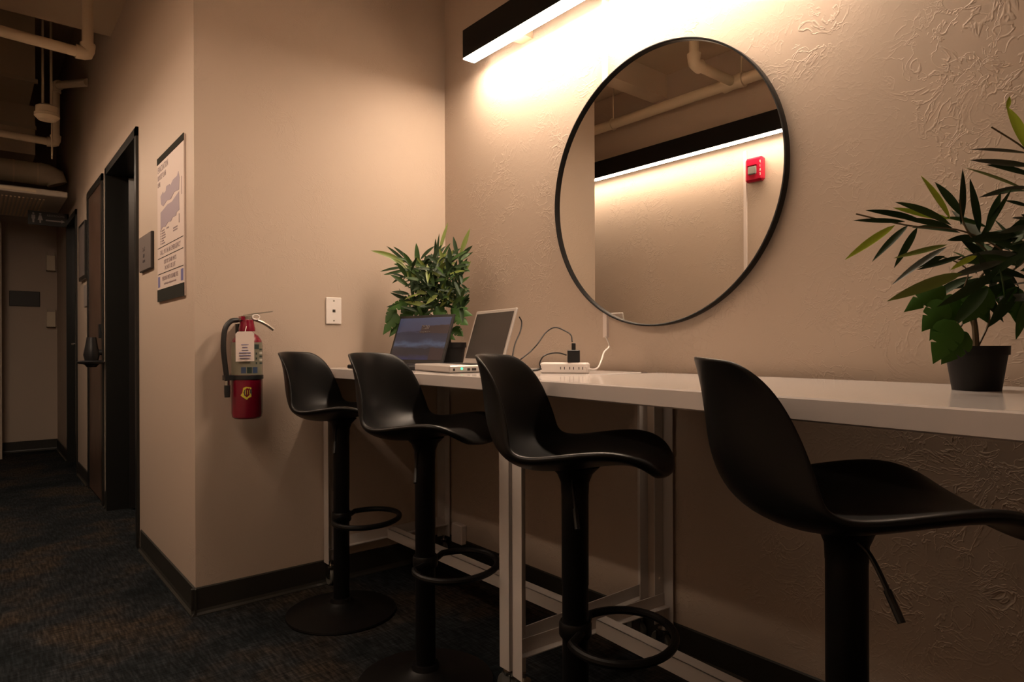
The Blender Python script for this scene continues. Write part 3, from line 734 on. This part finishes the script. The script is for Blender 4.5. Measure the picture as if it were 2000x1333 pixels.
lp, S, W = laptop('laptop', 'open silver laptop with dark screen and a green charging light', (1.440, 2.050), (1.388, 1.745), 0.195, 0.207, 17, M['silver'], M['silver'], M['screen_off'], 0.026)
MB().lathe([(0, 0), (0.0045, 0), (0.0035, 0.002), (0, 0.0025)], 12, 0, frame((W/2, -0.150, 0.015), (0, 1, 0), (0, 0, 1))).build('charging_light', M['led'], lp)
for yy, wd in ((-0.178, 0.008), (-0.125, 0.010), (-0.105, 0.016), (-0.080, 0.012)): MB().box((W/2 - 0.001, yy - wd/2, 0.008), (W/2 + 0.0004, yy + wd/2, 0.016)).build('port', M['dark_slot'], lp)

# ------------------------------------------------------------ power strip, adapter, cords
ps = thing('power_strip', 'white compact power strip with outlets along its side, on the counter', 'power strip', (1.475, 1.527, TZ), math.radians(-58))
MB().box((-0.078, -0.022, 0.0), (0.078, 0.022, 0.035), 0, None, 0.005).build('body', M['white_plastic'], ps)
for i, u in enumerate((-0.002, 0.028, 0.058)):
    MB().box((u - 0.008, -0.0226, 0.013), (u - 0.0055, -0.0215, 0.022)).box((u + 0.0045, -0.0226, 0.013), (u + 0.007, -0.0215, 0.022)).build('outlet', M['dark_slot'], ps)
ad = thing('power_adapter', 'black square power adapter plugged into the top of the white strip', 'adapter', (1.488, 1.500, TZ + 0.0354), math.radians(-45))
MB().box((-0.020, -0.014, 0.0), (0.020, 0.014, 0.040), 0, None, 0.002).build('body', M['black_plastic'], ad)
MB().box((-0.0065, -0.005, 0.040), (0.0065, 0.005, 0.062), 0, None, 0.001).build('plug', M['black_plastic'], ad)
def cord(name, par, pts, r, m_):
    o = MB().tube(bez([Vector(p) for p in pts], 8), r, 8).build(name, m_)
    o.data.transform((Matrix.Translation(par.location) @ Matrix.Rotation(par.rotation_euler.z, 4, 'Z')).inverted()); o.parent = par
    return o
cord('cord', ad,
     [at(1117.5, 668, 2.10), at(1115, 655, 2.12), at(1104, 647, 2.15), at(1084, 640, 2.16), at(1066, 650, 2.15), at(1050, 672, 2.12), at(1035, 688, 2.10), at(1020, 700, 2.05), at(1000, 716, 2.06)], 0.0022, M['cord_black'])
cord('cord', ad,
     [at(1106, 694, 2.09), at(1092, 690, 2.07), at(1075, 691, 2.04), at(1061, 697, 2.02), at(1054, 710, 2.02), at(1055, 719, 2.03), at(1042, 723, 2.04), at(1025, 722, 2.05)], 0.0022, M['cord_black'])
cord('cord', lp,
     [at(1014, 619, 2.30), at(1019, 630, 2.30), at(1016, 648, 2.28), at(1006, 672, 2.25), at(1000, 700, 2.22)], 0.0024, M['cord_black'])
cord('cord', ps,
     [at(1057, 721, 2.03), at(1045, 724, 2.02), at(1028, 724, 2.03), at(1010, 722, 2.10)], 0.0032, M['cord_black'])
cord('cord', ps,
     [(WX - 0.006, 1.602, 1.035), at(1190, 676, 2.30), at(1180, 688, 2.27), at(1175, 703, 2.22), at(1168, 718, 2.18), at(1157, 722, 2.12), at(1141, 717, 2.06)], 0.0028, M['white_plastic'])
# small surface box and conduit under the counter in the corner
tag(MB().box((WX - 0.03, 2.470, 0.085), (WX, 2.555, 0.175), 0, None, 0.004).build('junction_box', M['raceway']), 'pale junction box low on the textured wall under the far counter', 'junction box')

# ------------------------------------------------------------ plants
LM = ['leaf_dark', 'leaf_mid', 'leaf_olive', 'leaf_lime', 'leaf_grey']
def leaf(mb, B, T, wd, mi, sag=0.06, up=None, n=8):
    """bamboo-like lance leaf, folded a little along its midrib"""
    B, T = Vector(B), Vector(T); d = T - B; L_ = d.length; d.normalize()
    view = Vector((math.sin(TH), math.cos(TH), 0))
    face = Vector((random.uniform(-.5, .5), random.uniform(-.5, .5), random.uniform(0.1, .7))) - view * 0.9 if up is None else Vector(up)
    side = d.cross(face)
    if side.length < 1e-4: side = d.cross(Vector((0, 0, 1)))
    side.normalize(); nrm = side.cross(d).normalized()
    vs = []; fs = []
    for i in range(n + 1):
        t = i / n; h = wd * 0.5 * (math.sin(PI * t ** 0.85) ** 0.80 if 0 < t < 1 else 0.02)
        p = B + d * L_ * t + Vector((0, 0, 1)) * (sag * L_ * 4 * t * (1 - t))
        vs += [tuple(p + side * h + nrm * h * 0.30), tuple(p), tuple(p - side * h + nrm * h * 0.30)]
    for i in range(n):
        a = 3 * i; fs += [(a, a + 1, a + 4, a + 3), (a + 1, a + 2, a + 5, a + 4)]
    mb.add(vs, fs, mi, True)
def broad(mb, B, T, wd, roll=0.0, mi=0):
    """monstera leaf: heart outline with notches cut from the edge"""
    B, T = Vector(B), Vector(T); d = (T - B); L_ = d.length; d.normalize()
    view = Vector((math.sin(TH), math.cos(TH), 0))
    face = (-view + Vector((0, 0, 0.5)) + Vector((roll, roll * 0.5, 0))).normalized(); side = d.cross(face).normalized(); nrm = side.cross(d)
    prof = [(0.0, 0.05), (0.06, 0.36), (0.18, 0.50), (0.30, 0.53), (0.345, 0.50), (0.37, 0.26), (0.40, 0.47), (0.52, 0.44), (0.56, 0.40), (0.58, 0.20), (0.62, 0.36), (0.76, 0.24), (0.90, 0.10), (1.0, 0.0)]
    vs = []; fs = []
    for t, h in prof:
        p = B + d * L_ * t - Vector((0, 0, 1)) * 0.10 * L_ * t * t
        vs += [tuple(p + side * h * wd - nrm * h * wd * 0.25), tuple(p), tuple(p - side * h * wd - nrm * h * wd * 0.25)]
    for i in range(len(prof) - 1):
        a = 3 * i; fs += [(a, a + 1, a + 4, a + 3), (a + 1, a + 2, a + 5, a + 4)]
    mb.add(vs, fs, mi, True)

def pot(t, r0, r1, h):
    MB().lathe([(0, 0), (r0, 0), (r1 * 0.965, h * 0.80), (r1 * 1.03, h * 0.80), (r1 * 1.04, h), (r1 * 0.97, h), (r1 * 0.94, h * 0.85), (0, h * 0.85)], 40).build('pot', M['pot'], t)
    MB().lathe([(r1 * 0.93, h * 0.84), (r1 * 0.5, h * 0.89), (0, h * 0.90)], 24).build('soil', M['soil'], t)

# right plant
RZ = 1.27
pc = at(1907, 756, RZ); pc.z = TZ
pr_ = thing('potted_plant', 'artificial bamboo and monstera plant in a black pot, right end of counter', 'plant', pc)
pot(pr_, 0.040, 0.052, 0.086)
def rp(px, py, dz=0.0): return at(px, py, RZ + dz) - pc
fo = MB()
L1_ = [  # base, tip, width in px, material, depth of base and tip relative to the pot
 ((1748, 440), (1650, 508), 15, 3, -.02, -.06), ((1856, 428), (1798, 343), 17, 3, 0, .02), ((1855, 428), (1744, 406), 15, 3, .02, .02), ((1880, 534), (1732, 589), 22, 2, -.08, -.12),
 ((1908, 500), (1856, 528), 11, 3, -.08, -.10), ((2012, 300), (1966, 208), 20, 3, .02, .03), ((1967, 214), (1972, 188), 9, 3, .03, .03),
 ((1768, 433), (1666, 431), 12, 0, 0, -.02), ((1800, 432), (1690, 411), 14, 0, .01, 0), ((1858, 440), (1748, 395), 20, 1, -.02, -.03), ((1774, 440), (1703, 512), 14, 0, -.01, -.04),
 ((1792, 444), (1746, 524), 14, 0, -.02, -.03), ((1882, 425), (1826, 356), 16, 0, .01, .02), ((1876, 440), (1880, 330), 20, 0, 0, .01), ((1913, 455), (1894, 348), 18, 0, .01, .02),
 ((1926, 460), (1955, 376), 16, 0, -.01, 0), ((1850, 482), (1742, 557), 14, 4, -.04, -.06), ((1846, 500), (1772, 530), 12, 0, -.02, -.04), ((1876, 455), (1780, 445), 18, 0, .02, .02),
 ((1860, 445), (1765, 428), 16, 0, .01, 0), ((1905, 462), (1850, 470), 14, 0, 0, 0), ((1850, 478), (1745, 505), 12, 2, -.03, -.05), ((1880, 500), (1790, 528), 12, 0, -.03, -.05),
 ((1930, 445), (1840, 425), 14, 1, .02, .03), ((2010, 300), (1894, 292), 11, 4, .02, 0), ((2020, 325), (1893, 313), 15, 4, 0, -.02), ((2020, 345), (1925, 322), 14, 0, .01, .01),
 ((2010, 375), (1884, 328), 16, 2, .03, .02), ((2010, 365), (1912, 386), 13, 4, .02, .01), ((2010, 375), (1950, 378), 12, 0, 0, 0), ((2012, 405), (1962, 392), 10, 0, .02, .02),
 ((2012, 440), (1948, 456), 12, 4, -.02, -.03), ((2012, 500), (1962, 446), 16, 0, .01, .02), ((2012, 428), (1976, 426), 8, 4, 0, 0), ((2004, 588), (1984, 664), 20, 1, -.03, -.04),
 ((1990, 520), (1930, 505), 14, 1, -.03, -.04), ((2010, 545), (1900, 515), 15, 0, -.02, -.02), ((1960, 510), (1850, 545), 16, 4, -.04, -.07), ((1950, 530), (1830, 600), 20, 0, -.05, -.08),
 ((1930, 560), (1860, 640), 26, 0, -.04, -.06), ((1960, 560), (1880, 610), 26, 0, -.02, -.03), ((1990, 560), (1930, 640), 24, 0, -.02, -.03), ((1940, 520), (2000, 610), 24, 0, .0, -.02),
 ((1900, 540), (1800, 600), 20, 0, .02, .02), ((1910, 560), (1840, 620), 24, 0, 0, 0), ((1930, 500), (1990, 560), 22, 0, .02, .03), ((1900, 560), (1960, 630), 26, 0, .01, .0)]
for (b0, b1, wd, mi, d0, d1_) in L1_:
    B_, T_ = rp(*b0, d0), rp(*b1, d1_); leaf(fo, B_, T_, wd * 0.00100 * 0.95, mi, random.uniform(-0.01, 0.05))
for k in range(46):      # inner and rear leaves
    a = random.uniform(0, 2 * PI); e = random.uniform(-0.2, 1.1); L_ = random.uniform(0.08, 0.14)
    B_ = Vector((random.uniform(-.03, .06), random.uniform(-.08, .04), random.uniform(0.17, 0.30))); B_ = B_ + Vector((0.04, -0.03, 0))
    d = Vector((math.cos(a) * math.cos(e), math.sin(a) * math.cos(e), math.sin(e)))
    T_ = B_ + d * L_
    T_.x = min(T_.x, WX - 0.02 - pc.x); T_.y = min(T_.y, 0.06)
    leaf(fo, B_, T_, random.uniform(0.014, 0.024), random.choice([0, 0, 0, 1, 4]), 0.03)
for k in range(22):      # upper right spray beyond the frame
    a = random.uniform(0, 2 * PI); e = random.uniform(0.0, 1.2); L_ = random.uniform(0.10, 0.16)
    B_ = rp(2040 + random.uniform(-10, 60), random.uniform(300, 440), random.uniform(-.03, .03))
    T_ = B_ + Vector((math.cos(a) * math.cos(e), math.sin(a) * math.cos(e) - 0.2, math.sin(e))) * L_
    T_.x = min(T_.x, WX - 0.02 - pc.x); T_.y = min(T_.y, -0.10)
    leaf(fo, B_, T_, random.uniform(0.014, 0.022), random.choice([0, 1, 4, 2]), 0.05)
fo.build('bamboo_leaves', [M[q] for q in LM], pr_)
bl = MB()
for b0, b1, wd, d0, rl_ in (((1868, 628), (1822, 702), 58, -.07, .1), ((1890, 650), (1838, 704), 52, -.06, -.2), ((1850, 590), (1800, 640), 50, -.04, .3), ((1845, 560), (1765, 600), 44, -.02, .1),
                            ((1880, 580), (1815, 655), 60, -.02, 0), ((1930, 560), (1880, 625), 62, -.03, .2), ((1960, 550), (1990, 620), 60, 0, .1), ((1900, 560), (1930, 625), 64, .0, -.1), ((1985, 560), (1995, 640), 50, -.02, .2)):
    broad(bl, rp(*b0, d0), rp(*b1, d0 - .02), wd * 0.00090, rl_)
bl.build('broad_leaves', M['monstera'], pr_)
sm_ = MB()
soilp = Vector((0, 0, 0.078))
for pts, r in (((rp(1905, 640), rp(1900, 590), rp(1915, 540), rp(1960, 500), rp(1935, 475), rp(1890, 455), rp(1850, 446), rp(1790, 443), rp(1730, 432), rp(1672, 418)), 0.0016),
               ((rp(1902, 640, .01), rp(1908, 590), rp(1940, 520), rp(1990, 500), rp(2020, 430), rp(2030, 330), rp(2000, 290), rp(1936, 248)), 0.0016),
               ((rp(1928, 640, .01), rp(1932, 620), rp(1930, 595), rp(1950, 560)), 0.0022),
               ((rp(1905, 640), rp(1905, 580), rp(1930, 500), rp(1900, 468), rp(1880, 430), rp(1874, 390)), 0.0016),
               ((rp(1905, 640), rp(1895, 610, -.02), rp(1875, 640, -.05), rp(1868, 630, -.07)), 0.002),
               ((rp(1905, 640), rp(1915, 560), rp(1960, 540), rp(2010, 500), rp(2040, 440)), 0.002),
               ((rp(1900, 640), rp(1880, 580), rp(1890, 530), rp(1850, 505), rp(1810, 500)), 0.0014)):
    sm_.tube(bez([soilp] + list(pts), 5), r, 6)
sm_.tube(bez([soilp, rp(1904, 640), rp(1898, 600), rp(1906, 560)], 5), [0.006 - 0.0001 * i for i in range(16)], 8)
sm_.build('stems', M['stem'], pr_)

# left plant, same kind, in the corner behind the laptops
LZ = 2.84
pc2 = at(880, 712, LZ); pc2.z = TZ
pl_ = thing('potted_plant', 'bushy artificial plant in a black pot in the corner behind the laptops', 'plant', pc2)
pot(pl_, 0.052, 0.066, 0.105)
def lp_(px, py, dz=0.0):
    q = at(px, py, LZ + dz); q.x = min(q.x, WX - 0.012); q.y = min(q.y, BY - 0.012); return q - pc2
fo = MB()
L2_ = [((792, 515), (724, 490), 12, 2, -.03, -.08), ((795, 515), (755, 481), 8, 0, 0, 0), ((800, 512), (768, 482), 8, 0, 0, 0), ((808, 520), (782, 494), 9, 1, 0, 0), ((816, 530), (813, 475), 13, 1, -.02, -.02),
       ((790, 522), (742, 531), 10, 0, -.03, -.06), ((792, 528), (749, 537), 8, 1, -.03, -.06), ((800, 562), (762, 537), 12, 1, -.05, -.07), ((812, 545), (785, 530), 12, 2, -.06, -.07), ((830, 530), (831, 498), 8, 1, 0, 0),
       ((838, 525), (836, 498), 7, 0, 0, 0), ((852, 505), (858, 456), 6, 0, 0, 0), ((858, 492), (875, 435), 9, 2, .0, .01), ((850, 508), (851, 466), 7, 0, .01, .01), ((862, 505), (880, 475), 7, 1, 0, 0),
       ((893, 503), (885, 462), 10, 0, 0, 0), ((899, 498), (918, 446), 12, 2, -.01, -.02), ((898, 505), (923, 480), 11, 0, 0, -.02), ((897, 510), (925, 492), 10, 0, 0, -.02), ((902, 535), (920, 510), 10, 2, -.01, -.02),
       ((852, 535), (872, 495), 14, 2, -.08, -.08), ((875, 520), (885, 488), 12, 2, -.07, -.07), ((848, 560), (830, 535), 12, 3, -.09, -.10), ((880, 545), (905, 520), 14, 1, -.05, -.05), ((800, 575), (765, 570), 12, 0, -.05, -.07),
       ((805, 590), (762, 572), 10, 0, -.05, -.07), ((800, 595), (755, 600), 12, 0, -.05, -.08), ((890, 560), (918, 540), 12, 1, -.02, -.03), ((815, 585), (860, 590), 14, 1, -.08, -.1), ((840, 600), (790, 590), 14, 2, -.09, -.1)]
for (b0, b1, wd, mi, d0, d1_) in L2_:
    leaf(fo, lp_(*b0, d0), lp_(*b1, d1_), wd * 0.0022 * 0.80, mi, random.uniform(-0.02, 0.06))
for k in range(300):
    bx, by = random.gauss(852, 30), random.uniform(505, 610)
    bx = min(max(bx, 790), 900); dz = random.uniform(-.12, .0)
    a = random.uniform(0.0, PI) if random.random() < .75 else random.uniform(-PI, 0)
    L_ = random.uniform(22, 42); tx, ty = bx + math.cos(a) * L_, by - math.sin(a) * L_ * 0.9
    tx = min(max(tx, 752), 918); ty = max(ty, 478)
    leaf(fo, lp_(bx, by, dz), lp_(tx, ty, dz + random.uniform(-.05, .03)), random.uniform(.011, .019), random.choice([0, 0, 0, 0, 0, 1, 1, 2]), 0.04)
fo.build('bamboo_leaves', [M[q] for q in LM], pl_)
bl = MB()
for b0, b1, wd, d0, rl_ in (((795, 590), (757, 600), 24, -.06, .1), ((775, 612), (748, 650), 26, -.05, .2), ((785, 625), (760, 655), 20, -.04, -.2), ((770, 600), (752, 628), 20, -.04, .1), ((880, 605), (924, 612), 24, -.04, .1),
                            ((885, 615), (915, 632), 26, -.05, 0), ((880, 600), (915, 600), 20, -.02, .2), ((850, 600), (880, 625), 26, -.08, .2), ((815, 600), (840, 620), 28, -.06, .1), ((890, 590), (908, 578), 16, -.02, .1), ((885, 640), (905, 655), 22, -.02, 0), ((800, 600), (780, 640), 26, -.03, 0), ((850, 640), (890, 660), 26, -.03, 0)):
    broad(bl, lp_(*b0, d0), lp_(*b1, d0 - .02), wd * 0.0022, rl_)
bl.build('broad_leaves', M['monstera'], pl_)
sm_ = MB()
for pts in ((lp_(870, 640), lp_(850, 580), lp_(852, 510), lp_(856, 480)), (lp_(865, 640), lp_(825, 570), lp_(800, 520)), (lp_(880, 640), lp_(895, 560), lp_(898, 505)), (lp_(870, 640), lp_(820, 600), lp_(790, 595)), (lp_(880, 650), lp_(885, 620), lp_(890, 600))):
    sm_.tube(bez([Vector((0, 0, 0.09))] + list(pts), 5), 0.0028, 6)
sm_.build('stems', M['stem'], pl_)
